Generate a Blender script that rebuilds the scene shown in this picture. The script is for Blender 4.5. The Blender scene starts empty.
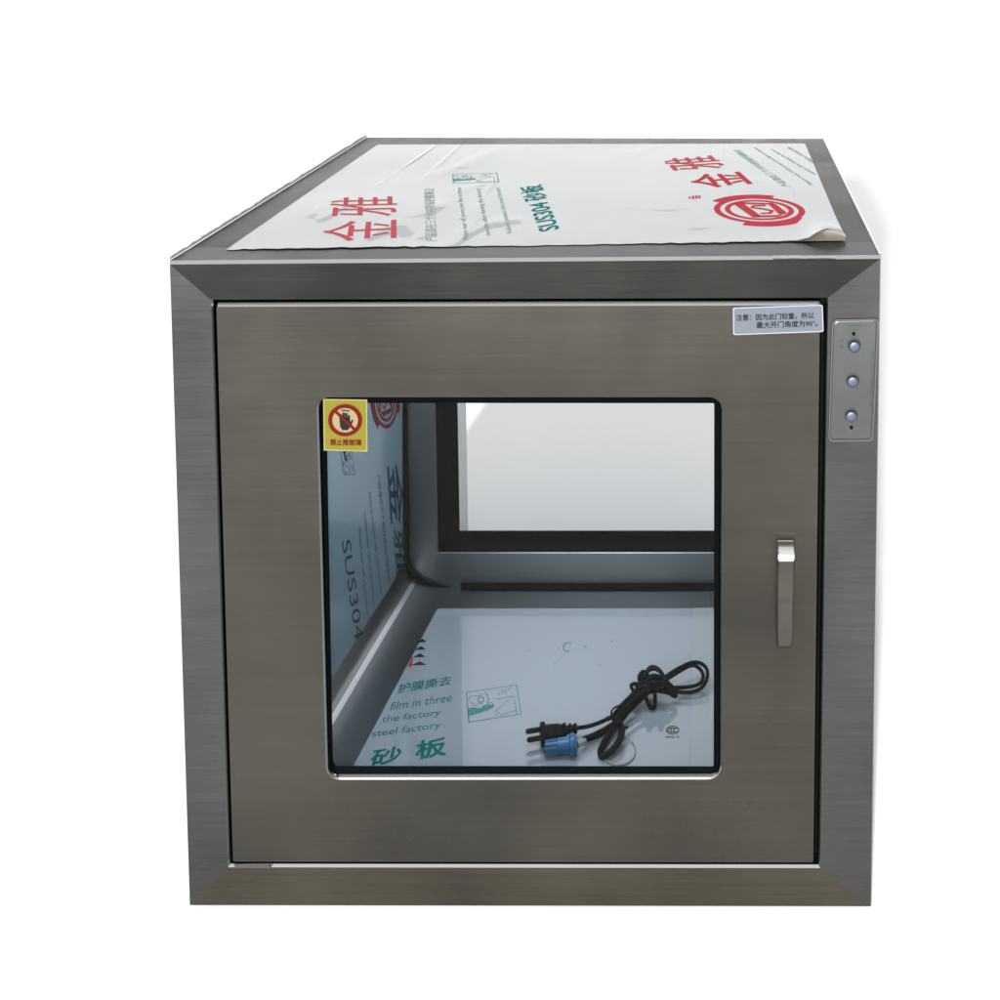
import bpy, bmesh, math, random
from mathutils import Vector, Matrix
import numpy as np
random.seed(7)
S = bpy.context.scene
COL = S.collection

# ------------------------------------------------------------------ camera
CAM = dict(x=.5617, y=-1.052, z=1.0345, yaw=-.0002, pitch=-.0607, roll=-.0003, f=1059.5, px=723.7, py=-14.5)
CP = np.array([CAM['x'], CAM['y'], CAM['z']])
cd = bpy.data.cameras.new('camera'); cam = bpy.data.objects.new('camera', cd); COL.objects.link(cam)
cam.location = CP
_f = np.array([-math.sin(CAM['yaw'])*math.cos(CAM['pitch']), math.cos(CAM['yaw'])*math.cos(CAM['pitch']), math.sin(CAM['pitch'])])
_r = np.array([math.cos(CAM['yaw']), math.sin(CAM['yaw']), 0.])
_d = np.cross(_f, _r)
_r, _d = math.cos(CAM['roll'])*_r+math.sin(CAM['roll'])*_d, -math.sin(CAM['roll'])*_r+math.cos(CAM['roll'])*_d
cam.rotation_euler = Matrix((tuple(_r), tuple(-_d), tuple(-_f))).transposed().to_euler()
cd.sensor_width = 36; cd.lens = CAM['f']/1000*36
cd.shift_x = (500-CAM['px'])/1000; cd.shift_y = (CAM['py']-500)/1000
cd.clip_start = .05; cd.clip_end = 200
S.camera = cam

# ------------------------------------------------------------------ world and lamps
W = bpy.data.worlds.new('World'); S.world = W; W.use_nodes = True
nt = W.node_tree; nt.nodes.clear()
wo = nt.nodes.new('ShaderNodeOutputWorld'); bg = nt.nodes.new('ShaderNodeBackground')
tc = nt.nodes.new('ShaderNodeTexCoord'); sx = nt.nodes.new('ShaderNodeSeparateXYZ')
mr = nt.nodes.new('ShaderNodeMapRange'); mr.inputs[1].default_value = -.5; mr.inputs[2].default_value = .5
ramp = nt.nodes.new('ShaderNodeValToRGB')
ramp.color_ramp.elements[0].color = (1.0, .985, .96, 1); ramp.color_ramp.elements[1].color = (.50, .52, .55, 1)
nt.links.new(tc.outputs['Generated'], sx.inputs[0]); nt.links.new(sx.outputs[1], mr.inputs[0])
nt.links.new(mr.outputs[0], ramp.inputs[0]); nt.links.new(ramp.outputs[0], bg.inputs[0]); nt.links.new(bg.outputs[0], wo.inputs[0])
bg.inputs[1].default_value = 1.06

def area(name, loc, aim, size, power, col=(1, 1, 1), sy=None):
    l = bpy.data.lights.new(name, 'AREA'); l.energy = power; l.color = col
    l.shape = 'RECTANGLE'; l.size = size; l.size_y = sy or size
    o = bpy.data.objects.new(name, l); COL.objects.link(o); o.location = loc
    o.rotation_euler = (Vector(aim)-Vector(loc)).to_track_quat('-Z', 'Y').to_euler()
    return o
AZ, EL, DK = math.radians(7.2), math.radians(16.8), 10.0
area('key_lamp', (.36-DK*math.sin(AZ), .3-DK*math.cos(AZ), .35+DK*math.tan(EL)), (.36, .3, .35), .34, 2250, (1, .99, .97))

area('chamber_fill', (.34, .20, .60), (.34, .20, 0), .30, 1.5, (.84, .93, 1.0), .18)  # fill light added inside the chamber; no such lamp is seen

vs = S.view_settings
vs.view_transform = 'Standard'; vs.look = 'None'; vs.exposure = 0; vs.gamma = 1; vs.use_curve_mapping = False
S.render.engine = 'CYCLES'
S.cycles.use_denoising = True; S.cycles.denoising_prefilter = 'ACCURATE'; S.cycles.sample_clamp_indirect = 5
S.cycles.max_bounces = 12; S.cycles.transparent_max_bounces = 16; S.cycles.caustics_reflective = True

# ------------------------------------------------------------------ pixels of the photograph (1000 px) to points on real planes
def ray(px, py):
    return _r*(px-CAM['px'])/CAM['f'] + _d*(py-CAM['py'])/CAM['f'] + _f
def on(px, py, p0, n):
    d = ray(px, py); p0 = np.array(p0, float); n = np.array(n, float)
    return CP + d*np.dot(p0-CP, n)/np.dot(d, n)
def onY(px, py, y): return on(px, py, (0, y, 0), (0, 1, 0))
def onZ(px, py, z): return on(px, py, (0, 0, z), (0, 0, 1))
def front(px, py, y=0.):            # pixel on the box front plane, moved straight back to depth y
    p = onY(px, py, 0.); return np.array([p[0], y, p[2]])

# ------------------------------------------------------------------ materials
MATS = {}
def bsdf(name):
    m = bpy.data.materials.new(name); m.use_nodes = True; MATS[name] = m
    return m, m.node_tree, m.node_tree.nodes['Principled BSDF']
def plain(name, col, rough=.5, metal=0., spec=.5, noise=0., nscale=40, coat=0.):
    m, t, b = bsdf(name)
    b.inputs['Base Color'].default_value = (*col, 1); b.inputs['Roughness'].default_value = rough
    b.inputs['Metallic'].default_value = metal; b.inputs['Specular IOR Level'].default_value = spec
    b.inputs['Coat Weight'].default_value = coat
    if noise:
        c = t.nodes.new('ShaderNodeTexCoord'); n = t.nodes.new('ShaderNodeTexNoise'); n.inputs['Scale'].default_value = nscale; n.inputs['Detail'].default_value = 6
        bp = t.nodes.new('ShaderNodeBump'); bp.inputs['Strength'].default_value = noise; bp.inputs['Distance'].default_value = .002
        t.links.new(c.outputs['Object'], n.inputs[0]); t.links.new(n.outputs[0], bp.inputs['Height']); t.links.new(bp.outputs[0], b.inputs['Normal'])
    return m
def steel(name, col, rough, stretch, amp=.10, cloud=.12, bump=.06):
    """Brushed stainless: fine grain drawn out along one axis, slow cloudy tone on top: smears and painted-in uneven reflections."""
    m, t, b = bsdf(name); N = t.nodes; L = t.links
    c = N.new('ShaderNodeTexCoord'); mp = N.new('ShaderNodeMapping'); mp.inputs['Scale'].default_value = stretch
    g = N.new('ShaderNodeTexNoise'); g.inputs['Scale'].default_value = 1; g.inputs['Detail'].default_value = 4; g.inputs['Roughness'].default_value = .7
    L.new(c.outputs['Object'], mp.inputs[0]); L.new(mp.outputs[0], g.inputs[0])
    k = N.new('ShaderNodeTexNoise'); k.inputs['Scale'].default_value = 5.; k.inputs['Detail'].default_value = 3
    L.new(c.outputs['Object'], k.inputs[0])
    a1 = N.new('ShaderNodeMapRange'); a1.inputs[1].default_value = .25; a1.inputs[2].default_value = .75; a1.inputs[3].default_value = 1-amp; a1.inputs[4].default_value = 1+amp
    a2 = N.new('ShaderNodeMapRange'); a2.inputs[1].default_value = .3; a2.inputs[2].default_value = .7; a2.inputs[3].default_value = 1-cloud; a2.inputs[4].default_value = 1+cloud
    L.new(g.outputs[0], a1.inputs[0]); L.new(k.outputs[0], a2.inputs[0])
    mu = N.new('ShaderNodeMath'); mu.operation = 'MULTIPLY'; L.new(a1.outputs[0], mu.inputs[0]); L.new(a2.outputs[0], mu.inputs[1])
    vm = N.new('ShaderNodeVectorMath'); vm.operation = 'SCALE'; vm.inputs[0].default_value = col; L.new(mu.outputs[0], vm.inputs['Scale'])
    L.new(vm.outputs[0], b.inputs['Base Color'])
    rr = N.new('ShaderNodeMapRange'); rr.inputs[3].default_value = rough*.8; rr.inputs[4].default_value = rough*1.2
    sm = N.new('ShaderNodeTexNoise'); sm.inputs['Scale'].default_value = 11; sm.inputs['Detail'].default_value = 6; sm.inputs['Distortion'].default_value = .6; L.new(c.outputs['Object'], sm.inputs[0])
    mg = N.new('ShaderNodeMix'); mg.inputs[0].default_value = .6; L.new(g.outputs[0], mg.inputs[2]); L.new(sm.outputs[0], mg.inputs[3]); L.new(mg.outputs[0], rr.inputs[0])
    rr.inputs[1].default_value = .3; rr.inputs[2].default_value = .7; L.new(rr.outputs[0], b.inputs['Roughness'])
    bp = N.new('ShaderNodeBump'); bp.inputs['Strength'].default_value = bump; bp.inputs['Distance'].default_value = .001
    L.new(g.outputs[0], bp.inputs['Height']); L.new(bp.outputs[0], b.inputs['Normal'])
    b.inputs['Metallic'].default_value = 1.
    return m
def film(name, col, rough, wr=.25, spec=.5, coat=0., cior=1.5, crease=0.):
    """Plastic protective film: smooth, slow waviness, a few long sharp creases and a patch of small blisters."""
    m, t, b = bsdf(name); N = t.nodes; L = t.links
    c = N.new('ShaderNodeTexCoord')
    def noise(scale, stretch, rot, detail=2, dist=0.):
        mp = N.new('ShaderNodeMapping'); mp.inputs['Scale'].default_value = stretch; mp.inputs['Rotation'].default_value = (0, 0, rot)
        w = N.new('ShaderNodeTexNoise'); w.inputs['Scale'].default_value = scale; w.inputs['Detail'].default_value = detail; w.inputs['Distortion'].default_value = dist
        L.new(c.outputs['Object'], mp.inputs[0]); L.new(mp.outputs[0], w.inputs[0]); return w.outputs[0]
    def math_(op, a, bb):
        q = N.new('ShaderNodeMath'); q.operation = op
        for i, x in enumerate((a, bb)):
            if isinstance(x, (int, float)): q.inputs[i].default_value = x
            else: L.new(x, q.inputs[i])
        return q.outputs[0]
    h = noise(4., (1, 1, 1), 0, 1)
    if crease:
        r = math_('ABSOLUTE', math_('SUBTRACT', noise(2.2, (4.2, .55, 1), -.75, 1, .4), .5), 0)
        mr_ = N.new('ShaderNodeMapRange'); mr_.inputs[1].default_value = 0; mr_.inputs[2].default_value = .035; mr_.inputs[3].default_value = 1; mr_.inputs[4].default_value = 0; mr_.interpolation_type = 'SMOOTHSTEP'; L.new(r, mr_.inputs[0])
        mk = N.new('ShaderNodeMapRange'); mk.inputs[1].default_value = .50; mk.inputs[2].default_value = .62; L.new(noise(5., (1, 1, 1), 1.), mk.inputs[0])
        bl = N.new('ShaderNodeMapRange'); bl.inputs[1].default_value = .62; bl.inputs[2].default_value = .72; L.new(noise(7., (1, 1, 1), 2.), bl.inputs[0])
        h = math_('ADD', h, math_('MULTIPLY', math_('MULTIPLY', mr_.outputs[0], mk.outputs[0]), .22*crease))
        h = math_('ADD', h, math_('MULTIPLY', math_('MULTIPLY', noise(75., (1, 1, 1), .3, 3), bl.outputs[0]), .14*crease))
    bp = N.new('ShaderNodeBump'); bp.inputs['Strength'].default_value = wr; bp.inputs['Distance'].default_value = .01
    L.new(h, bp.inputs['Height']); L.new(bp.outputs[0], b.inputs['Normal']); L.new(bp.outputs[0], b.inputs['Coat Normal'])
    b.inputs['Base Color'].default_value = (*col, 1); b.inputs['Roughness'].default_value = rough
    b.inputs['Specular IOR Level'].default_value = spec; b.inputs['Coat Weight'].default_value = coat; b.inputs['Coat Roughness'].default_value = .03; b.inputs['Coat IOR'].default_value = cior
    return m
def glass(name, tint, refl=.02, refract=False):
    m = bpy.data.materials.new(name); m.use_nodes = True; MATS[name] = m; t = m.node_tree; t.nodes.clear()
    o = t.nodes.new('ShaderNodeOutputMaterial'); tr = t.nodes.new('ShaderNodeBsdfRefraction' if refract else 'ShaderNodeBsdfTransparent'); gl = t.nodes.new('ShaderNodeBsdfGlossy'); mx = t.nodes.new('ShaderNodeMixShader')
    tr.inputs[0].default_value = (*tint, 1); gl.inputs['Roughness'].default_value = .0
    mx.inputs[0].default_value = refl
    if refract: tr.inputs['IOR'].default_value = 1.45; tr.inputs['Roughness'].default_value = 0
    t.links.new(tr.outputs[0], mx.inputs[1]); t.links.new(gl.outputs[0], mx.inputs[2]); t.links.new(mx.outputs[0], o.inputs[0])
    return m
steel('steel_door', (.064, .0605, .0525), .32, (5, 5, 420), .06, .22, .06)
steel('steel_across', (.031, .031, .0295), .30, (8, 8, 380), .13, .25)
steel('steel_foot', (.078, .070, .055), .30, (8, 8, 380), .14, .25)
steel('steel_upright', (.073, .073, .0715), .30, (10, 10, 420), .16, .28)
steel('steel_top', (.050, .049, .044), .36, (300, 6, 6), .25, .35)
steel('steel_inner', (.22, .245, .26), .39, (6, 6, 200), .03, .15, 0)
steel('steel_plate', (.092, .096, .097), .40, (300, 6, 300), .04, .06)
plain('polished_highlight', (.52, .52, .54), .22, 1.)  # lighter polished metal for up-facing edges; their highlight is put into the colour
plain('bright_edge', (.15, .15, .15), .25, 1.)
plain('coving_steel', (.25, .275, .29), .31, 1.)
plain('coving_highlight', (.78, .80, .83), .29, 1.)  # lighter strip of the coving, painting a highlight along it
plain('handle_lit', (.72, .70, .68), .16, 1., noise=.03)
steel('handle_steel', (.092, .086, .076), .32, (900, 900, 40), .06, .05)
plain('button_metal', (.10, .122, .165), .48, 1.)
plain('black_rubber', (.0012, .0015, .0018), .7, spec=.03)
plain('dark_gap', (.004, .004, .004), .8, spec=.05)
plain('black_plastic', (.003, .004, .005), .45, spec=.08)
plain('prong_metal', (.03, .03, .032), .3, 1.)
plain('blue_plastic', (.012, .125, .30), .32, spec=.5)
plain('clear_plastic', (.35, .40, .42), .2, spec=.6)
film('film_top', (.32, .336, .349), .35, .55, .3, .55, 1.5, 1.)
film('film_inner', (.37, .435, .495), .25, .015, .3, 1., 2.4)  # inner films: bluish light from the glass is put into their colour
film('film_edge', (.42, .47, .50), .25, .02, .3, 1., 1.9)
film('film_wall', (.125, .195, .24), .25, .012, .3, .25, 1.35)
plain('film_back', (.085, .077, .06), .5)
plain('tape_clear', (.036, .036, .036), .35); plain('tape_white', (.13, .13, .135), .4)
plain('reveal_grey', (.68, .69, .69), .5)
plain('film_strip', (.62, .63, .61), .35, noise=.3)
plain('ink_red', (.40, .035, .05), .8, spec=.08); plain('ink_teal', (.0, .16, .15), .8, spec=.08); plain('ink_pale_teal', (.09, .27, .25), .8, spec=.08)
plain('ink_pale_red', (.40, .07, .08), .8, spec=.08)
plain('ink_navy', (.012, .03, .05), .8, spec=.08); plain('ink_maroon', (.10, .012, .02), .8, spec=.08); plain('ink_black', (.01, .01, .012), .8, spec=.08); plain('ink_faint', (.17, .27, .26), .8, spec=.08); plain('ink_grey', (.05, .055, .055), .8, spec=.08)
plain('paper_blue', (.105, .118, .140), .8, spec=.08); plain('paper_edge', (.24, .26, .30), .8, spec=.08)
plain('sticker_yellow', (.135, .117, .015), .8, spec=.08); plain('sticker_pale', (.19, .18, .09), .8, spec=.08); plain('sign_red', (.085, .005, .004), .8, spec=.08); plain('sign_cream', (.20, .16, .09), .8, spec=.08)
plain('white_sweep', (.93, .93, .93), .9, spec=.0)
glass('clear_glass', (.98, .986, .988), .006, True)
glass('rear_glass', (.99, .99, .99), .006)

# ------------------------------------------------------------------ mesh helpers
class Mesh:
    def __init__(s): s.v = []; s.f = []; s.m = []; s.names = []
    def mat(s, n):
        if n not in s.names: s.names.append(n)
        return s.names.index(n)
    def face(s, pts, mat):
        k = len(s.v); s.v += [tuple(map(float, p)) for p in pts]; s.f.append(tuple(range(k, k+len(pts)))); s.m.append(s.mat(mat))
    def loft(s, loops, mats, closed=True, cap0=None, cap1=None):
        k = len(s.v); n = len(loops[0])
        for l in loops: s.v += [tuple(map(float, p)) for p in l]
        for a in range(len(loops)-1):
            mt = mats[a] if isinstance(mats, (list, tuple)) else mats
            for i in range(n if closed else n-1):
                j = (i+1) % n
                s.f.append((k+a*n+i, k+a*n+j, k+(a+1)*n+j, k+(a+1)*n+i))
                s.m.append(s.mat(mt[i*len(mt)//n] if isinstance(mt, (list, tuple)) else mt))
        if cap0: s.f.append(tuple(range(k, k+n))[::-1]); s.m.append(s.mat(cap0))
        if cap1: s.f.append(tuple(range(k+(len(loops)-1)*n, k+len(loops)*n))); s.m.append(s.mat(cap1))
    def raw(s, v, f, mat):
        k = len(s.v); s.v += [tuple(map(float, p)) for p in v]
        for q in f: s.f.append(tuple(i+k for i in q)); s.m.append(s.mat(mat))
    def box(s, a, b, mat):
        x0, y0, z0 = a; x1, y1, z1 = b
        s.loft([[(x0, y0, z0), (x1, y0, z0), (x1, y1, z0), (x0, y1, z0)], [(x0, y0, z1), (x1, y0, z1), (x1, y1, z1), (x0, y1, z1)]], mat, True, mat, mat)
    def tube(s, pts, r, mat, n=8, closed=False, flat=1.):
        P = [Vector(p) for p in pts]; m = len(P); R = r if isinstance(r, (list, tuple)) else [r]*m
        loops = []; up = Vector((0, 0, 1)); pu = None
        for i in range(m):
            if closed: d = P[(i+1) % m]-P[i-1]
            else: d = P[min(i+1, m-1)]-P[max(i-1, 0)]
            if d.length < 1e-9: d = Vector((1, 0, 0))
            d.normalize()
            if pu is None:
                pu = up if abs(d.z) < .9 else Vector((1, 0, 0))
            u = pu-d*pu.dot(d)
            if u.length < 1e-6: u = d.orthogonal()
            u.normalize(); pu = u; w = d.cross(u)
            loops.append([P[i]+(u*math.cos(2*math.pi*k/n)*flat+w*math.sin(2*math.pi*k/n))*R[i] for k in range(n)])
        if closed: loops.append(loops[0])
        s.loft(loops, mat, True, None if closed else mat, None if closed else mat)
    def build(s, name, parent=None, smooth=False, bevel=0, angle=40):
        off = Vector((0, 0, 0))
        q = parent
        while q is not None: off += q.location; q = q.parent
        me = bpy.data.meshes.new(name)
        me.from_pydata([tuple(Vector(v)-off) for v in s.v], [], s.f); 
        for n in s.names: me.materials.append(MATS[n])
        for p, i in zip(me.polygons, s.m): p.material_index = i
        bm = bmesh.new(); bm.from_mesh(me); bmesh.ops.remove_doubles(bm, verts=bm.verts, dist=1e-6)
        if s.fix: bmesh.ops.recalc_face_normals(bm, faces=bm.faces)
        bm.to_mesh(me); bm.free()
        if smooth:
            for p in me.polygons: p.use_smooth = True
            me.set_sharp_from_angle(angle=math.radians(angle))
        o = bpy.data.objects.new(name, me); COL.objects.link(o)
        if parent: o.parent = parent
        if bevel:
            b = o.modifiers.new('bevel', 'BEVEL'); b.width = bevel; b.segments = 3; b.limit_method = 'ANGLE'; b.harden_normals = False
        return o
    fix = True
def thing(name, label, cat, loc, group=None):
    o = bpy.data.objects.new(name, None); COL.objects.link(o); o.location = loc; o.empty_display_size = .05
    o['label'] = label; o['category'] = cat
    if group: o['group'] = group
    return o
def inset(q, l, t=None, r=None, b=None):
    t = l if t is None else t; r = l if r is None else r; b = l if b is None else b
    (a, c, d, e) = q
    return [(a[0]+l, a[1]+t), (c[0]-r, c[1]+t), (d[0]-r, d[1]-b), (e[0]+l, e[1]-b)]
def rounded(q, rad, n=6):
    """Loop of pixels with rounded corners, order TL TR BR BL; starts left of TL so quarter k is side k."""
    out = []
    for i in range(4):
        c = np.array(q[i], float); a = np.array(q[i-1], float); b = np.array(q[(i+1) % 4], float)
        a = c+(a-c)/np.linalg.norm(a-c)*rad; b = c+(b-c)/np.linalg.norm(b-c)*rad
        for k in range(n+1):
            t = k/n; w = .707+(1-.707)*abs(2*t-1)        # rational quadratic: close to a circular arc
            B = ((1-t)**2, 2*t*(1-t)*.707, t*t); out.append((B[0]*a+B[1]*c+B[2]*b)/sum(B))
    return out
def FL(px, y): return [front(p[0], p[1], y) for p in px]

_tc = {}
def text_mesh(s, bold=0.):
    if (s, bold) in _tc: return _tc[(s, bold)]
    cu = bpy.data.curves.new('lettering', 'FONT'); cu.body = s; cu.offset = bold; cu.resolution_u = 3; cu.fill_mode = 'FRONT'
    ob = bpy.data.objects.new('lettering', cu); COL.objects.link(ob)
    dg = bpy.context.evaluated_depsgraph_get(); dg.update()
    me = bpy.data.meshes.new_from_object(ob.evaluated_get(dg))
    v = np.array([tuple(q.co) for q in me.vertices]); f = [tuple(p.vertices) for p in me.polygons]
    bpy.data.objects.remove(ob); bpy.data.curves.remove(cu); bpy.data.meshes.remove(me)
    if len(v):
        v = v[:, :2]; lo = v.min(0); hi = v.max(0); v = (v-lo)/(hi-lo)
    _tc[(s, bold)] = (v, f); return v, f
def put_text(M, s, P, p0, p1, pu, mat, bold=0.):
    """Lettering on a plane: P maps a pixel to the plane; p0-p1 the base line, pu the top of the first letter.
    Heavier letters are overprinted a little to the side, each print a hair above the last."""
    v, f = text_mesh(s); a, b, c = P(*p0), P(*p1), P(*pu)
    n = np.cross(b-a, c-a); n /= np.linalg.norm(n); n *= 1 if np.dot(n, CP-a) > 0 else -1
    asp = np.linalg.norm(c-a)/np.linalg.norm(b-a)
    for k, (du, dv) in enumerate(((0, 0), (1, 0), (.5, .5), (.5, -.5)) if bold else ((0, 0),)):
        M.raw([a+(b-a)*(q[0]+du*bold*asp)+(c-a)*(q[1]+dv*bold)+n*.00006*k for q in v], f, mat)
class Draw:
    """Flat drawing on a plane in local units: centre c, unit vectors u and v."""
    def __init__(s, M, c, u, v): s.M = M; s.c = c; s.u = u; s.v = v
    def p(s, x, y): return s.c+s.u*x+s.v*y
    def poly(s, pts, mat): s.M.face([s.p(*q) for q in pts], mat)
    def arc(s, x, y, r0, r1, a0, a1, mat, n=40, sy=1.):
        A = [math.radians(a0+(a1-a0)*k/n) for k in range(n+1)]
        s.M.loft([[s.p(x+r0*math.cos(a), y+r0*sy*math.sin(a)) for a in A], [s.p(x+r1*math.cos(a), y+r1*sy*math.sin(a)) for a in A]], mat, False)
    def line(s, pts, w, mat):
        pts = [np.array(q, float) for q in pts]; A = []; B = []
        for i, q in enumerate(pts):
            d = pts[min(i+1, len(pts)-1)]-pts[max(i-1, 0)]; d /= np.linalg.norm(d)+1e-9
            nrm = np.array([-d[1], d[0]])*w/2; A.append(s.p(*(q+nrm))); B.append(s.p(*(q-nrm)))
        s.M.loft([A, B], mat, False)
def emblem(M, c, u, v, mat):
    d = Draw(M, c, u, v)
    d.arc(0, 0, .86, 1., 0, 360, mat, 64); d.arc(0, 0, .64, .76, 0, 360, mat, 56)
    d.arc(0, 0, 1.0, 1.2, 70, 150, mat, 24); d.arc(0, 0, 1.0, 1.2, 250, 330, mat, 24)
    d.poly([(-.56, .42), (-.36, .52), (.02, -.46), (-.16, -.60)], mat); d.poly([(.22, .46), (.40, .44), (.60, -.20), (.44, -.40)], mat)
    d.poly([(-.40, .54), (.34, .54), (.38, .42), (-.38, .40)], mat); d.poly([(-.12, -.44), (.46, -.36), (.40, -.50), (-.12, -.58)], mat)
    d.line([(.16, .34), (-.10, .30), (-.16, .16), (.10, .06), (.28, -.06), (.22, -.24), (.02, -.28)], .11, mat)
def scene_mark(M, c, u, v, line, fill, w=.03):
    """The little picture frame printed on the film: outline, two hills, scribbles and a slanted panel."""
    d = Draw(M, c, u, v)
    d.line([(-1, -1), (1, -1), (1, 1), (-1, 1), (-1, -1)], w*1.3, line)
    d.line([(.84, -.96), (.84, .30), (-.02, -.62)], w, line)
    d.poly([(-.98, -.62), (-.98, -.10), (-.80, -.06), (-.62, -.16), (-.50, -.22), (-.40, -.06), (-.20, .0), (-.04, -.12), (.02, -.26), (-.2, -.42), (-.6, -.52)], fill)
    d.line([(-.95, .5), (-.80, .72), (-.50, .62), (-.25, .80), (-.16, .40), (-.22, .1), (-.05, .02), (.02, -.2)], w, line)
    d.line([(-.86, .30), (-.70, -.02), (-.55, .14), (-.42, .04)], w, line); d.arc(-.46, .36, .10, .10+w, 0, 360, line, 20, 1.6)
    d.line([(.12, .22), (.78, .26)], w, line); d.line([(.25, .46), (.34, .72), (.46, .52), (.40, .84), (.58, .7), (.5, .5)], w, line)
    d.line([(.62, .74), (.8, .9)], w, line); d.line([(.02, -.92), (.14, -.58), (.22, -.90)], w, line); d.line([(.2, -.86), (.8, -.72)], w, line)
def dashes(M, P, p0, p1, pu, mat, n, fill=.6, seed=1):
    """Print too small to read: a row of broken strokes."""
    rr = random.Random(seed); a, b, c = P(*p0), P(*p1), P(*pu)
    for k in range(n):
        t0 = k/n; t1 = (k+fill*rr.uniform(.7, 1.2))/n; h0, h1 = rr.uniform(0, .4), rr.uniform(.6, 1)
        M.face([a+(b-a)*t0+(c-a)*h0, a+(b-a)*t1+(c-a)*h0, a+(b-a)*t1+(c-a)*h1, a+(b-a)*t0+(c-a)*h1], mat)

# ================================================================== setting: white paper sweep
M = Mesh(); prof = [(-9, -.0015), (6.0, -.0015)]
prof += [(6.0+1.2*math.sin(a), -.0015+1.2*(1-math.cos(a))) for a in [math.radians(q) for q in range(6, 91, 6)]] + [(7.2, 2.95)]
M.loft([[(-9, y, z) for y, z in prof], [(10, y, z) for y, z in prof]], 'white_sweep', False)
sw = M.build('backdrop', None, True); sw['kind'] = 'structure'

# ================================================================== the pass-through cabinet
ROOT = thing('pass_through_cabinet', 'brushed stainless steel pass-through cabinet with a windowed door, peeling printed film on its roof', 'cabinet', (.36, .3, 0))
O = [(168.3, 261.5), (881.3, 255.8), (872, 907.5), (188.3, 906.3)]            # frame, outer corners
I = [(212.0, 300.6), (826.6, 298.6), (818.6, 866.4), (229.4, 865.6)]            # frame, door opening
D = [(215.2, 303.6), (821.2, 302.2), (814.4, 863.6), (231.8, 862.8)]            # door leaf
WN = [(318.5, 398.2), (720.6, 398.2), (719.6, 776.8), (328.2, 777.2)]           # window cut-out

# -- front frame, mitred rails
SIDES = ('steel_across', 'steel_upright', 'steel_foot', 'steel_upright')  # one steel: reflected surroundings are put into each rail's own tone
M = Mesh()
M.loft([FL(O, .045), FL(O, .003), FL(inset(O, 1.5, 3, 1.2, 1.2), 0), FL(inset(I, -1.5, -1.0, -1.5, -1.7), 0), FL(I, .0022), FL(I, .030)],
       ['steel_upright', ('polished_highlight', 'bright_edge', 'steel_across', 'bright_edge'), SIDES, ('bright_edge', 'bright_edge', 'polished_highlight', 'bright_edge'), 'dark_gap'])
frame = M.build('front_frame', ROOT)
M = Mesh()      # rubber seal behind the gap
M.loft([FL(inset(I, .6), .016), FL(inset(D, 6), .016), FL(inset(D, 6), .026), FL(inset(I, .6), .026), FL(inset(I, .6), .016)], 'dark_gap')
M.build('door_seal', ROOT)

# -- shell behind the frame
A0, A1 = front(*O[0], .045), front(*O[1], .045)
bmid = onY(596, 137.6, .60)
TN = np.cross(A1-A0, bmid-A0); TN /= np.linalg.norm(TN)
if TN[2] < 0: TN = -TN
def top(px, py, h=0.): return on(px, py, A0+TN*h, TN)
B0, B1 = top(367.2, 137.3), top(823.6, 138.2)
yb = (B0[1]+B1[1])/2
C0, C1 = front(*O[3], .045), front(*O[2], .045)
E0, E1 = np.array([C0[0], yb, C0[2]]), np.array([C1[0], yb, C1[2]])
M = Mesh(); M.loft([[A0, A1, C1, C0], [B0, B1, E1, E0]], (('steel_top', 'steel_upright', 'steel_across', 'steel_upright'),))
cx = (B0+B1+E0+E1)/4
ri = [p+(cx-p)*.06 for p in (B0, B1, E1, E0)]
M.loft([[B0, B1, E1, E0], ri], 'steel_across')
shell = M.build('outer_shell', ROOT)
M = Mesh()
M.tube([A1+np.array([-.001, -.04, .0006]), B1+np.array([-.001, 0, .0006])], .0014, 'polished_highlight', 6)
M.build('edge_bead', shell)

# -- door leaf
M = Mesh()
do, di = rounded(D, 2), rounded(inset(D, 1.2, 3.2, 1.2, 1.2), 2)
w0, w1, w2 = rounded(inset(WN, -2.2, -1.0, -1.6, -2.6), 13), rounded(inset(WN, -.6, -.3, -.6, -1.2), 11), rounded(WN, 10)
q4 = ('polished_highlight', 'bright_edge', 'bright_edge', 'bright_edge')
M.loft([FL(do, .030), FL(do, .0035), FL(di, 0), FL(w0, 0), FL(w1, .0012), FL(w2, .004), FL(w2, .0088), FL(rounded(inset(WN, -26), 14), .030), FL(do, .030)],
       ['steel_door', q4, 'steel_door', ('bright_edge', 'bright_edge', 'polished_highlight', 'bright_edge'), ('dark_gap', 'bright_edge', 'polished_highlight', 'bright_edge'), 'dark_gap', 'dark_gap', 'steel_door'])
door = M.build('front_door', ROOT, True, angle=20)
M = Mesh()      # gasket round the glass
gi = rounded([(326.4, 403.0), (714.2, 403.2), (713.6, 766.2), (333.0, 765.8)], 1.5)
M.loft([FL(w2, .005), FL(rounded(inset(WN, 1.2), 9), .0038), [onY(p[0], p[1], .0070) for p in gi], [onY(p[0], p[1], .0090) for p in rounded([(325.0, 402.0), (715.6, 402.0), (714.8, 767.4), (331.6, 767.4)], 1.5)]], 'black_rubber')
M.build('window_gasket', door, True, angle=30)
M = Mesh()
g = rounded(inset(WN, 1), 8)
M.loft([FL(g, .0092), FL(g, .0132)], 'clear_glass', True, 'clear_glass', 'clear_glass')
M.build('glass_pane', door)

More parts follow.
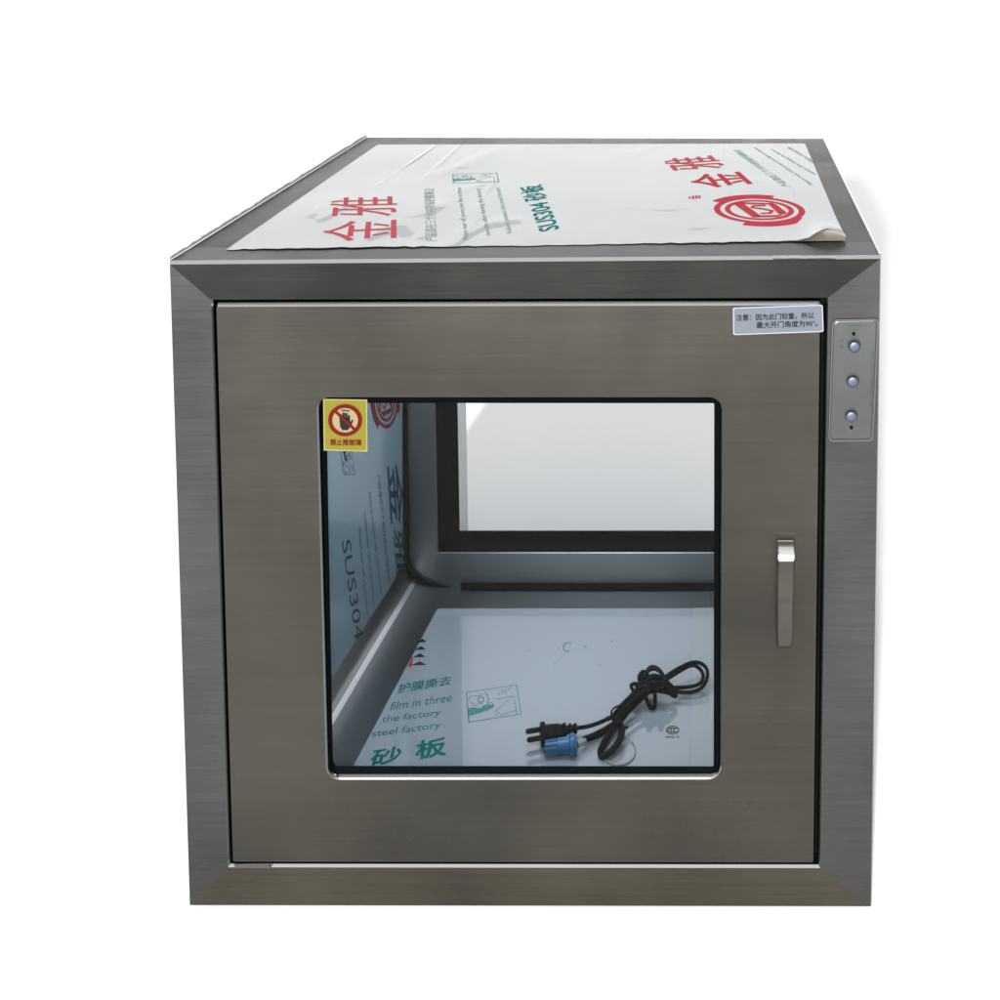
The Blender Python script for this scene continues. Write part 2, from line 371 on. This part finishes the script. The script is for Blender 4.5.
# -- pull handle: a bent flat bar
M = Mesh()
def hz(py, out):                      # height of the pixel row for a point standing out from the door
    return on(786, py, (0, -out, 0), (0, 1, 0))[2]
prof = [(hz(540, 0), .0), (hz(541, .0045), .0045), (hz(545, .0095), .0095), (hz(550, .0138), .0138), (hz(555, .0170), .0170), (hz(558.5, .0182), .0182), (hz(561.5, .0176), .0176), (hz(564, .0160), .0160), (hz(571, .0142), .0142), (hz(582, .0132), .0132),
        (hz(594, .0134), .0134), (hz(600, .0138), .0138), (hz(602, .0134), .0134), (hz(606, .0137), .0137), (hz(622, .0142), .0142), (hz(640, .0138), .0138), (hz(645, .0128), .0128), (hz(648, .009), .009), (hz(648, 0), 0)]
xc0, xc1 = onY(785.6, 541, 0)[0], onY(785.2, 648, -.02)[0]
n = len(prof); loops = []
for i, (z, o_) in enumerate(prof):
    t = i/(n-1); xm = xc0+(xc1-xc0)*t; hw = .0088-.0014*t
    a = prof[max(i-1, 0)]; b = prof[min(i+1, n-1)]; dz, dy = b[0]-a[0], b[1]-a[1]; l = math.hypot(dz, dy); nz, ny = dy/l, -dz/l     # outward normal in (z, out)
    th = .0035; c = .0010
    y0, y1 = -o_, -(o_-ny*th); z0, z1 = z, z-nz*th
    ym, zm = -(o_-ny*c), z-nz*c
    loops.append([(xm-hw, ym, zm), (xm-hw+c, y0, z0), (xm+hw-c, y0, z0), (xm+hw, ym, zm), (xm+hw, y1, z1), (xm-hw, y1, z1)])
M.loft(loops, ['handle_lit']*6+['handle_steel']*(n-7), True, 'handle_lit', 'handle_steel')  # upper bend in lighter metal: the light on its top is in the colour
M.build('pull_handle', door, True, angle=35)

# -- control panel on the right upright
CPQ = [(833.2, 320.4), (877.6, 319.4), (872.0, 439.6), (829.4, 440.0)]
M = Mesh()
M.loft([FL(rounded(inset(CPQ, -1.6), 5), -.0002), FL(rounded(inset(CPQ, -1.2), 5), -.0012), FL(rounded(inset(CPQ, 0), 4), -.0012), FL(rounded(inset(CPQ, .8), 4), -.0005), FL(rounded(inset(CPQ, 1.6), 4), -.0009)],
       ['bright_edge', 'bright_edge', 'ink_grey', 'steel_plate'], True, None, 'steel_plate')
panel = M.build('control_panel', ROOT)
def disc(M, px, py, r, y0, y1, mat, rim=None, dome=0):
    c = front(px, py, 0); A = [2*math.pi*k/24 for k in range(24)]
    ring = lambda q, y: [(c[0]+q*math.cos(a), y, c[2]+q*math.sin(a)) for a in A]
    M.loft([ring(r, y0), ring(r, y1+.0012), ring(r*.86, y1), ring(r*.5, y1-dome), ring(r*.1, y1-dome*1.2)], [rim or mat, rim or mat, mat, mat], True, None, mat)
for px, py in ((854.0, 344.6), (852.4, 379.6), (851.0, 414.2)):
    M = Mesh(); disc(M, px, py, .0072, -.0005, -.0018, 'ink_grey'); disc(M, px, py+.4, .0060, -.0005, -.0058, 'button_metal', 'bright_edge', .0004); M.build('push_button', panel, True, angle=50)
for px, py in ((853.6, 333.4), (851.2, 427.0)):
    M = Mesh(); disc(M, px, py, .0018, -.0006, -.0024, 'dark_gap'); M.build('indicator_lamp', panel, True)
M = Mesh(); PF = lambda px, py: front(px, py, -.0015)
dashes(M, PF, (848, 326.2), (862, 326.0), (848, 324.6), 'ink_grey', 7, seed=2); dashes(M, PF, (850, 330.0), (859, 329.8), (850, 328.6), 'ink_grey', 4, seed=3)
dashes(M, PF, (840.5, 341), (843.0, 341), (840.5, 338.6), 'ink_grey', 1, .9, 4); dashes(M, PF, (840.8, 348.5), (843.4, 348.5), (840.8, 345.4), 'ink_grey', 1, .9, 5)
M.build('printed_lettering', panel); M = Mesh()
dashes(M, PF, (871.6, 351), (869.6, 407), (873.4, 351), 'ink_grey', 17, seed=6)
M.build('printed_lettering', panel)

# -- white notice on the door
NQ = [(732.8, 307.4), (822.6, 304.4), (823.6, 331.6), (733.2, 334.8)]
M = Mesh()
M.loft([FL(rounded(NQ, 2), -.0002), FL(rounded(NQ, 2), -.0009), FL(rounded(inset(NQ, 1.0), 2), -.0009)], ['paper_edge', 'paper_edge'], True, None, 'paper_blue')
note = M.build('notice_sticker', ROOT); note['label'] = 'pale blue notice with black lettering'
M = Mesh(); PN = lambda px, py: front(px, py, -.0013)
put_text(M, '注意：因为此门较重，所以', PN, (736, 320.6), (813.8, 318.2), (735.9, 314.2), 'ink_black', .03)
put_text(M, '最大开门角度为90°。', PN, (756.4, 328.0), (817.6, 326.0), (756.3, 321.6), 'ink_black', .03)
M.build('printed_lettering', note)

# -- yellow warning on the glass
YQ = [(322.2, 400.2), (366.3, 400.8), (366.6, 453.0), (322.8, 451.8)]
M = Mesh()
M.loft([FL(YQ, .0032), FL(YQ, .0026), FL(inset(YQ, 1.2), .0026)], ['sticker_pale', 'sticker_pale'], True, None, 'sticker_yellow')
warn = M.build('warning_sticker', ROOT); warn['label'] = 'yellow sticker with a black hand crossed out in red'
PY_ = lambda px, py: front(px, py, .0022)
c = PY_(344.4, 421.2); u = PY_(361.0, 421.2)-c; v = PY_(344.4, 405.4)-c; e = np.array([0, -.0004, 0])
M = Mesh(); d = Draw(M, c, u, v)
d.poly([(.98*math.cos(a), .98*math.sin(a)) for a in [2*math.pi*k/40 for k in range(40)]], 'sign_cream')
d.c = c+e; d.arc(0, 0, .78, 1.02, 0, 360, 'sign_red', 48)
d.poly([(-.34, .20), (-.30, -.40), (-.16, -.62), (.18, -.62), (.30, -.40), (.30, .10)], 'ink_black')
for x0, h, w in ((-.27, .40, .14), (-.10, .52, .14), (.06, .48, .14), (.21, .34, .13)):
    d.poly([(x0-w/2, .08), (x0+w/2, .08), (x0+w/2+.02, h-.05), (x0+.02, h), (x0-w/2+.02, h-.05)], 'ink_black')
d.poly([(.26, -.34), (.30, -.12), (.44, .06), (.50, .02), (.42, -.22), (.30, -.42)], 'ink_black')
d.line([(-.22, .64), (.26, .60)], .07, 'ink_black')
d.c = c+2*e; d.line([(-.60, .60), (.60, -.60)], .16, 'sign_red')
put_text(M, '禁止推玻璃', PY_, (329.2, 446.4), (360.2, 446.6), (329.2, 440.2), 'sign_red', .05)
M.build('prohibition_print', warn)

# -- scraps of clear tape left on the door gap and on the front top edge
M = Mesh(); rr = random.Random(8)
tp = [(234, 863.6), (246, 863.0), (271.0, 862.8), (269.6, 865.0), (270.6, 867.2), (236, 867.0)]
M.loft([FL(tp, -.0004), FL(tp, -.0010)], 'tape_clear', True, None, 'tape_clear'); M.build('tape_scrap', ROOT)
M = Mesh(); tp = [(773, 256.4)]+[(773+k*5.2, 255.2+rr.uniform(-.4, .4)) for k in range(13)]+[(836, 257.6)]+[(834-k*5, 258.0+rr.uniform(-.4, .4)) for k in range(12)]
M.loft([FL(tp, -.0004), FL(tp, -.0010)], 'tape_white', True, None, 'tape_white'); M.build('tape_scrap', ROOT)

# ------------------------------------------------------------------ chamber
YB = 1.4*1.052-1.052
VD = ray(808, -80); VD = VD/VD[1]
pb = lambda px, py: onY(px, py, YB)
def arcpx(a, c, b, n=8): return [((1-t)**2*a[0]+2*t*(1-t)*c[0]+t*t*b[0], (1-t)**2*a[1]+2*t*(1-t)*c[1]+t*t*b[1]) for t in [k/n for k in range(n+1)]]
prof = [(408, 205), (408, 560)] + arcpx((408, 560), (408, 585), (451, 585), 10)[1:] + [(708, 585)] + arcpx((708, 585), (732, 585), (732, 565), 8)[1:] + [(732, 205)]
back = [pb(*q) for q in prof]; back[0][0] = back[1][0]; back[-1][0] = back[-2][0]; SD = np.array([0, 1., 0]); fr = [p+(VD if i < 12 else SD*1.0)*(.034-YB) for i, p in enumerate(back)]
for p in fr[12:]: p[0] += .03
M = Mesh(); M.fix = False
NB = len(back); M.loft([back, fr], [tuple('coving_highlight' if i == 5 else 'coving_steel' if i < 12 else 'steel_inner' for i in range(NB))], True)
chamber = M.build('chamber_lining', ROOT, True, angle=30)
ZF = pb(600, 585)[2]
def floorp(px, py, h=0.): return onZ(px, py, ZF+h)
WN_ = np.cross(VD, np.array([0, 0, 1.])); WN_ /= np.linalg.norm(WN_)
if WN_[0] < 0: WN_ = -WN_
def wallp(px, py, h=0.): return on(px, py, pb(408, 500)+WN_*h, WN_)
# rear flange with its opening, and the deep rebate behind it
LP = [(433.5, 300), (727, 300), (726, 552), (438.2, 552)]
YW = 1.44*1.052-1.052
def prism(q, y): return [np.array([(p := onY(a, b, YB))[0], y, p[2]]) for a, b in q]
M = Mesh()
M.loft([[pb(404, 205), pb(730, 205), pb(730, 587), pb(404, 587)], [pb(*q) for q in inset(LP, -.8)], prism(LP, YB+.0012), prism(LP, YW)],
       ['steel_inner', 'steel_inner', 'black_rubber'])
M.build('rear_flange', ROOT)
M = Mesh()      # vertical seam in the corner and the joint at the foot of the flange
sm = arcpx((405.5, 210), (405.5, 400), (405.5, 556), 8)+arcpx((405.5, 556), (408, 585), (450, 587), 8)[1:]
sp = [onY(a+1.5, b, YB-.003) for a, b in sm]
for k in range(7): sp[k][0] = sp[7][0]
M.tube(sp, [.0042]*10+[.0042-.0005*k for k in range(len(sp)-10)], 'black_rubber', 8)
M.face([onY(461, 582.5, YB-.002), onY(716, 582.5, YB-.002), onZ(716, 590, ZF+.001), onZ(461, 590, ZF+.001)], 'black_rubber')
M.build('sealing_joint', ROOT, True)
# rear door with window
RW = [(456.0, 300), (722, 300), (721, 530), (460, 530)]
M = Mesh()
ro = [onY(a, b, YW) for a, b in inset(LP, -20, -20, -20, -20)]
r1 = [onY(a, b, YW) for a, b in RW]; sh = lambda L, dy: [p+np.array([0, dy, 0]) for p in L]
M.loft([ro, r1, [p+np.array([q, .05, s]) for p, q, s in zip(r1, (0, .05, .05, 0), (.02, .02, -.03, -.03))], sh(ro, .05), ro], ['black_rubber', ('black_rubber', 'black_rubber', 'black_rubber', 'reveal_grey'), 'steel_door', 'steel_door'])
rdoor = M.build('rear_door', ROOT)
M = Mesh(); gq = [onY(a, b, YW+.004) for a, b in inset(RW, -2)]
M.loft([gq, sh(gq, .005)], 'rear_glass', True, 'rear_glass', 'rear_glass'); M.build('glass_pane', rdoor)

# ------------------------------------------------------------------ films and their print
# roof film: a sheet whose near right corner has come loose and bows up
F00, F10, F11, F01 = (226, 249.6), (846, 241.0), (805, 143.4), (377.5, 144.6)
P00, P10, P11, P01 = [top(*q, .0006) for q in (F00, F10, F11, F01)]
def roof(u, w):
    p = (P00*(1-u)+P10*u)*(1-w)+(P01*(1-u)+P11*u)*w
    b = math.exp(-((u-.972)/.030)**2)*math.exp(-(max(w, 0)/.085)**1.5)*.0105
    b += .0006*math.exp(-(w/.03)**2)*(.5+.5*math.sin(u*9.))*(u > .02)
    return p+TN*b+np.array([0, b*.75, 0])
M = Mesh(); M.fix = False
us = [k/70 for k in range(56)]+[.8+k/100 for k in range(21)]; us = sorted(set(round(x, 4) for x in us)); ws = [(k/36)**1.6 for k in range(37)]
jag = {u: random.uniform(-.004, .004) for u in us}
g = [[roof(u, w+jag[u]*(1-w)**8 if w < .3 else w) for u in us] for w in ws]
M.loft(g, 'film_top', False)
rf = M.build('protective_film', ROOT, True, angle=60); rf['label'] = 'white roof film with red and teal print and one loose corner'
M = Mesh(); M.fix = False
us2 = [x for x in us if x > .86]
low = [P00*(1-u)+P10*u+TN*.0001 for u in us2]; hi = [roof(u, 0)-TN*.0004 for u in us2]
M.loft([hi, [a*.55+c_*.45+np.array([0, .004*math.sin(3.14*k/len(us2)), 0]) for k, (a, c_) in enumerate(zip(hi, low))], [c_+np.array([0, .001, 0]) for c_ in low]], 'film_back', False)
M.build('loose_corner', rf, True)
T = lambda px, py: top(px, py, .00078)
M = Mesh()
put_text(M, '金', T, (396.5, 238.6), (396.5, 218.8), (320, 242.4), 'ink_pale_red'); put_text(M, '雅', T, (398, 215.4), (396.4, 196.2), (328, 217), 'ink_pale_red')
M.build('printed_lettering', rf); M = Mesh()
put_text(M, '产品请在三个月内将保护膜撕去', T, (437.4, 241.0), (434.2, 188.2), (425.0, 241.4), 'ink_faint')
M.build('printed_lettering', rf); M = Mesh()
for s, a, b in (('Please tear off protective film in three', (470.4, 239.4), (462.4, 187.2)), ('months after leaving the factory', (492.4, 235), (481.4, 188.2)), ('Failure contact the steel factory', (514.0, 233), (501.2, 187.4))):
    put_text(M, s, T, a, b, (a[0]-7.4, a[1]+.4), 'ink_faint')
put_text(M, 'SUS304 砂板', T, (561.2, 228.4), (541.4, 184.2), (535.8, 232.8), 'ink_teal', .04)
M.build('printed_lettering', rf); M = Mesh()
c = T(475.4, 177.9); scene_mark(M, c, T(497.6, 177.4)-c, T(474.8, 173.4)-c, 'ink_pale_teal', 'ink_pale_teal', .05)
M.build('printed_picture', rf); M = Mesh()
c = T(759.2, 209.6); emblem(M, c, T(805.0, 210.6)-c, T(757.0, 197.0)-c, 'ink_red'); M.build('printed_emblem', rf); M = Mesh()
put_text(M, '金', T, (753, 184.2), (738.4, 171.4), (697.4, 189.0), 'ink_red', .02); put_text(M, '雅', T, (727, 167.4), (714.6, 155.4), (671.4, 171.4), 'ink_pale_red', .01)
M.build('printed_lettering', rf); M = Mesh()
put_text(M, '产品请在三个月内将保护膜撕去', T, (791.4, 186.2), (739.4, 149.4), (783.2, 187.0), 'ink_pale_teal')
for s, a, b in (('Please tear off protective film in three', (815.2, 184.6), (757, 147.2)), ('months after leaving the factory', (818, 174), (773.6, 148.8)), ('Failure contact the', (816, 162), (790, 147))):
    put_text(M, s, T, a, b, (a[0]-5.4, a[1]+.5), 'ink_faint')
M.build('printed_lettering', rf); M = Mesh()
dashes(M, T, (688.6, 199.4), (701.8, 198.2), (688.4, 195.4), 'ink_pale_red', 4, .7, 9)
M.build('printed_lettering', rf)
# narrow film left standing along the far left and rear edges of the roof
M = Mesh()
def strip(p0, p1, wpx, n=60, seed=3):
    rr = random.Random(seed); lo = []; hi = []
    for k in range(n+1):
        t = k/n; q = (p0[0]+(p1[0]-p0[0])*t, p0[1]+(p1[1]-p0[1])*t); a = top(*q); lo.append(a); hi.append(a+np.array([0, 0, (wpx+rr.uniform(-.8, .8))*.001*(1+.35*t)]))
    M.loft([lo, hi], 'film_strip', False)
strip((170, 259.8), (366.8, 137.2), 3.4); strip((367.4, 137.4), (823, 138.4), 1.6, 90, 4)
st = M.build('edge_film', ROOT, True)

# wall film
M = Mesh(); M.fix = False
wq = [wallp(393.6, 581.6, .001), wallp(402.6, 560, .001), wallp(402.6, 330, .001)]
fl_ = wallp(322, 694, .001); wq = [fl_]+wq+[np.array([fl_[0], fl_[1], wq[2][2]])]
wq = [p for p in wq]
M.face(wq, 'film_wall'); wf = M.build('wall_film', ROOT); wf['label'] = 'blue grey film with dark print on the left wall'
M = Mesh(); T = lambda px, py: wallp(px, py, .0012)
c = T(386, 400); emblem(M, c, T(386, 428)-c, T(398, 402)-c, 'ink_maroon')
M.build('printed_emblem', wf); M = Mesh()
put_text(M, 'SUS304', T, (342, 540.5), (355.6, 640), (350.6, 538), 'ink_navy', .0)
for s, a, b in (('Please tear off protective', (358.2, 528), (366.4, 614)), ('months after leaving the factory', (363.6, 512), (373, 604)), ('Failure contact the steel factory', (368.4, 492), (380.2, 594)), ('产品请在三个月内将保护膜撕去', (377.4, 474), (388.2, 582))):
    put_text(M, s, T, a, b, (a[0]+2.8, a[1]-.6), 'ink_navy', .0)
put_text(M, '金', T, (387.6, 463), (391.6, 524), (401.2, 462), 'ink_navy', .05); put_text(M, '雅', T, (393.6, 528), (396.6, 574), (402.4, 528), 'ink_navy', .05)
M.build('printed_lettering', wf); M = Mesh()
c = T(348, 461); scene_mark(M, c, T(350, 474)-c, T(353.6, 461)-c, 'ink_navy', 'ink_navy', .05)
M.build('printed_picture', wf)

# floor film
M = Mesh(); M.fix = False
fq = [floorp(437.8, 607.8, .0012), floorp(693.6, 607.6, .0012), floorp(690.6, 800, .0012), floorp(335, 800, .0012)]
M.face(fq, 'film_inner'); M.face([floorp(*q, .0018) for q in ((693.2, 607.2), (722, 607.2), (722, 800), (690.4, 800))], 'film_edge'); ff = M.build('floor_film', ROOT); ff['label'] = 'pale blue glossy film with teal print on the chamber floor'
M = Mesh(); T = lambda px, py: floorp(px, py, .0014)
put_text(M, '护膜撕去', T, (397, 692.6), (450.4, 683.8), (399.6, 683.2), 'ink_teal', .03)
for s, a, b, h in (('film in three', (389.8, 709.6), (451.6, 700.4), 8.4), ('the factory', (381.4, 723.6), (440.2, 716.2), 8.6), ('steel factory', (371.6, 738.0), (440.2, 728.6), 8.8)):
    put_text(M, s, T, a, b, (a[0]+2.2, a[1]-h), 'ink_teal')
put_text(M, '砂', T, (368.6, 765.4), (399.0, 760.4), (373.2, 749.2), 'ink_teal', .06); put_text(M, '板', T, (415.4, 758.8), (445.4, 753.8), (416.4, 740.6), 'ink_teal', .06)
M.build('printed_lettering', ff); M = Mesh()
c = T(493.6, 702.0); scene_mark(M, c, T(519.0, 698.0)-c, T(491.8, 687.6)-c, 'ink_teal', 'ink_pale_teal', .028)
M.build('printed_picture', ff); M = Mesh()
for k, (py, w) in enumerate(((639.6, 8), (647, 9), (654.4, 11), (662.4, 14))):
    x0 = 414-2.0*k; M.face([T(x0+3, py+2), T(x0+5+w*.5, py-2), T(x0+5+w, py+1.6), T(x0+4+w*.6, py+2)], 'ink_navy' if k < 3 else 'ink_maroon')
M.face([T(408.6, 666), T(411.8, 666), T(413.6, 656), T(411.6, 656)], 'ink_red')
M.build('printed_character', ff); M = Mesh()
c = T(672.6, 729); d = Draw(M, c, T(679.4, 729)-c, T(672.6, 724.6)-c)
d.arc(0, 0, .86, 1, 0, 360, 'ink_grey', 32)
for x, r in ((-.28, .5), (.14, .48), (.52, .42)): d.arc(x, 0, r-.16, r, 45, 315, 'ink_grey', 20, 1.3)
dashes(M, T, (666, 737), (674.4, 737), (666, 735), 'ink_grey', 4, .8, 11); dashes(M, T, (676.6, 737), (679.6, 737), (676.6, 735), 'ink_grey', 1, .9, 12)
M.build('printed_emblem', ff); M = Mesh()
d = Draw(M, T(567, 645.6), T(577, 645.6)-T(567, 645.6), T(567, 636)-T(567, 645.6))
d.line([(.1, .5), (-.3, .2), (-.34, -.3), (-.05, -.5), (.25, -.45)], .12, 'ink_pale_teal'); d.line([(.2, .3), (.35, .5), (.4, .2)], .1, 'ink_pale_teal')
d.line([(-.9, -.3), (-.8, -.1)], .1, 'ink_pale_teal'); d.line([(1.7, .05), (2.0, -.1)], .14, 'ink_pale_teal')
M.build('pen_scribble', ff)
for px, py in ((555, 663), (600, 664), (530, 650), (612, 640)):
    M = Mesh(); d = Draw(M, T(px, py), T(px+1, py)-T(px, py), T(px, py-1)-T(px, py)); d.arc(0, 0, 0, .6, 0, 360, 'ink_grey', 8); M.build('speck', ff)

# ================================================================== the power cord lying in the chamber
KX = lambda X, Y: (500+X/4.545, 640+Y/4.545)
def K(X, Y, h=.006): return Vector(floorp(*KX(X, Y), .0012+h))
def smooth(P, n=8, closed=False):
    P = [Vector(p) for p in P]; out = []; m = len(P)
    for i in range(m if closed else m-1):
        a, b, c, e = (P[(i-1) % m], P[i], P[(i+1) % m], P[(i+2) % m]) if closed else (P[max(i-1, 0)], P[i], P[i+1], P[min(i+2, m-1)])
        for k in range(n):
            t = k/n; out.append(.5*((2*b)+(c-a)*t+(2*a-5*b+4*c-e)*t*t+(3*b-a-3*c+e)*t**3))
    if not closed: out.append(P[-1])
    return out
cord = thing('power_cord', 'bundled black power cord with a flat-pin plug and blue connector on the chamber floor', 'power cord', K(560, 400, 0))
R = .0021
M = Mesh()
def strand(pts, r=R*1.08, n=7, closed=False): M.tube(smooth([K(*p) for p in pts], 8, closed), r, 'black_plastic', n, closed)
strand([(346, 396, .011), (400, 388, .010), (455, 370, .009), (505, 346, .010), (545, 322, .012), (600, 275, .013), (650, 232, .016)])
strand([(380, 448, .008), (430, 428, .007), (490, 396, .007), (530, 366, .008), (575, 318, .010), (640, 246, .014)], R*1.55)
strand([(388, 452, .006), (440, 433, .005), (500, 400, .006), (545, 362, .008), (600, 300, .010), (655, 246, .014)], R*1.2)
for o_, h in ((0, .015), (13, .012), (26, .009), (38, .006), (20, .017)):
    strand([(505+o_*.9, 352+o_*.9, h-.002), (545+o_*.8, 300+o_*.9, h), (590+o_*.8, 255+o_*.9, h+.002), (625+o_*.9, 215+o_, h+.004), (660+o_, 190+o_*.5, h+.008)])
# lower loop
strand([(520, 345, .012), (552, 385, .014), (556, 425, .012), (528, 478, .008), (485, 520, .004), (462, 522, .003), (454, 502, .004), (470, 462, .006), (505, 410, .008), (548, 352, .010)], R*1.4)
strand([(532, 350, .010), (545, 395, .011), (546, 430, .009), (520, 478, .005), (484, 512, .003), (466, 512, .003), (464, 496, .003), (482, 458, .005), (516, 408, .006), (560, 352, .008)], R*1.3)
# knot
rr = random.Random(5)
strand([(600, 215, .010), (598, 200, .014), (618, 195, .018), (650, 205, .018), (660, 240, .014), (640, 250, .010), (612, 232, .008)], closed=True)
strand([(640, 190, .016), (632, 165, .022), (648, 140, .026), (668, 150, .026), (672, 185, .022), (656, 210, .018)], closed=True)
strand([(672, 175, .02), (670, 135, .028), (692, 118, .032), (722, 130, .030), (745, 165, .026), (760, 200, .020), (735, 215, .016), (700, 200, .016)], closed=True)
strand([(650, 165, .03), (690, 128, .035), (728, 140, .032), (760, 185, .026), (795, 222, .016), (800, 250, .010), (782, 246, .008), (745, 205, .016), (700, 185, .02)], closed=True)
strand([(640, 215, .02), (680, 190, .026), (730, 190, .024), (775, 215, .018), (790, 245, .010), (760, 235, .010), (700, 225, .014), (665, 240, .012)], closed=True)
strand([(660, 230, .016), (672, 280, .008), (690, 305, .005), (703, 295, .005), (704, 250, .010), (700, 215, .018), (676, 200, .02)], R*1.2, closed=True)
strand([(620, 205, .02), (660, 180, .026), (705, 160, .03), (745, 172, .028), (752, 195, .022), (700, 215, .02), (655, 225, .018)], closed=True)
for k in range(9):
    a = rr.uniform(0, 6); cxk, cyk = 690+rr.uniform(-25, 25), 195+rr.uniform(-18, 18)
    strand([(cxk+rr.uniform(26, 46)*math.cos(a+q), cyk+rr.uniform(16, 30)*math.sin(a+q), .014+.012*math.sin(q*1.5+k)**2) for q in (0, 1.05, 2.1, 3.15, 4.2, 5.25)], closed=True)
# loop at the right
strand([(700, 195, .020), (745, 168, .022), (800, 132, .022), (868, 100, .022), (915, 103, .020), (942, 135, .018), (938, 180, .014), (912, 215, .010), (868, 232, .008), (815, 232, .008), (760, 222, .010), (700, 205, .016)])
strand([(705, 200, .018), (752, 178, .019), (810, 142, .019), (868, 112, .019), (902, 122, .017), (922, 152, .014), (916, 186, .012), (880, 205, .010), (830, 211, .010), (770, 212, .012), (712, 205, .016)])
M.build('cable', cord, True, angle=80)
# plug: two flat prongs, collar, tapering ribbed body
def axis_solid(M, p, q, secs, mat, n=16, flat=1.):
    p, q = Vector(p), Vector(q); d = (q-p); L_ = d.length; d.normalize(); s = Vector((0, 0, 1)).cross(d).normalized(); u = d.cross(s)
    loops = [[p+d*(L_*t)+(s*math.cos(2*math.pi*k/n)*r+u*math.sin(2*math.pi*k/n)*r*flat) for k in range(n)] for t, r in secs]
    M.loft(loops, mat, True, mat, mat)
pA, pB = K(186, 424, .0125), K(352, 396, .0105)
M = Mesh()
axis_solid(M, pA, pB, [(0, .0125), (.02, .0135), (.10, .0135), (.13, .0120), (.14, .0098), (.45, .0090), (.60, .0070), (.62, .0086), (.68, .0086), (.70, .0052), (.76, .0050), (.78, .0068), (.83, .0068), (.85, .0046), (.90, .0046), (.92, .0060), (.98, .0060), (1., .004)], 'black_plastic', 18, .85)
plug = M.build('plug', cord, True, angle=35)
ax = (pA-pB).normalized(); sd = Vector((0, 0, 1)).cross(ax).normalized()
for side in (-1, 1):
    M = Mesh(); c0 = pA+sd*side*.0066+Vector((0, 0, .001)); 
    w_ = sd*.0012; h_ = Vector((0, 0, .0026)); tip = c0+ax*.0165
    M.loft([[c0+w_+h_, c0-w_+h_, c0-w_-h_, c0+w_-h_], [tip-ax*.002+w_+h_, tip-ax*.002-w_+h_, tip-ax*.002-w_-h_, tip-ax*.002+w_-h_], [tip+w_*.6+h_*.6, tip-w_*.6+h_*.6, tip-w_*.6-h_*.6, tip+w_*.6-h_*.6]], 'prong_metal', True, 'prong_metal', 'prong_metal')
    M.build('prong', plug)
pA, pB = K(205, 486, .0085), K(352, 470, .0085)
M = Mesh()
axis_solid(M, pA, pB, [(0, .0058), (.02, .0066), (.36, .0072), (.38, .0084), (.74, .0090), (.77, .0112), (.80, .0116), (.90, .0116), (.92, .0096), (1., .009)], 'blue_plastic', 20)
for a in (0.35, .9, 1.5, 2.1, 2.7):
    d = (pB-pA).normalized(); s = Vector((0, 0, 1)).cross(d).normalized(); u = d.cross(s); o1 = s*math.cos(a)+u*math.sin(a)
    M.tube([pA+o1*.0068, pA.lerp(pB, .35)+o1*.0076], .0008, 'blue_plastic', 6)
con = M.build('blue_connector', cord, True, angle=35)
M = Mesh(); axis_solid(M, pB, K(390, 452, .008), [(0, .0040), (.3, .0036), (.7, .0030), (1., .0026)], 'clear_plastic', 12); M.build('tip_sleeve', con, True)
# wire tie: ring round the bundle and a pale loop lying on the floor
M = Mesh()
M.tube(smooth([K(*p) for p in ((512, 345, .010), (508, 318, .018), (530, 298, .022), (560, 300, .020), (556, 330, .012), (540, 350, .008))], 8, True), .0011, 'black_plastic', 6, True)
M.tube(smooth([K(*p) for p in ((488, 345, .016), (494, 360, .017), (512, 348, .018), (540, 372, .018), (556, 392, .014), (580, 392, .010))], 6), .0013, 'black_plastic', 6)
M.tube(smooth([K(*p) for p in ((565, 430, .004), (596, 452, .002), (616, 490, .0012), (606, 530, .0012), (572, 556, .0012), (525, 562, .0012), (490, 548, .0012), (470, 530, .0012))], 8), .0008, 'clear_plastic', 6)
M.build('wire_tie', cord, True)
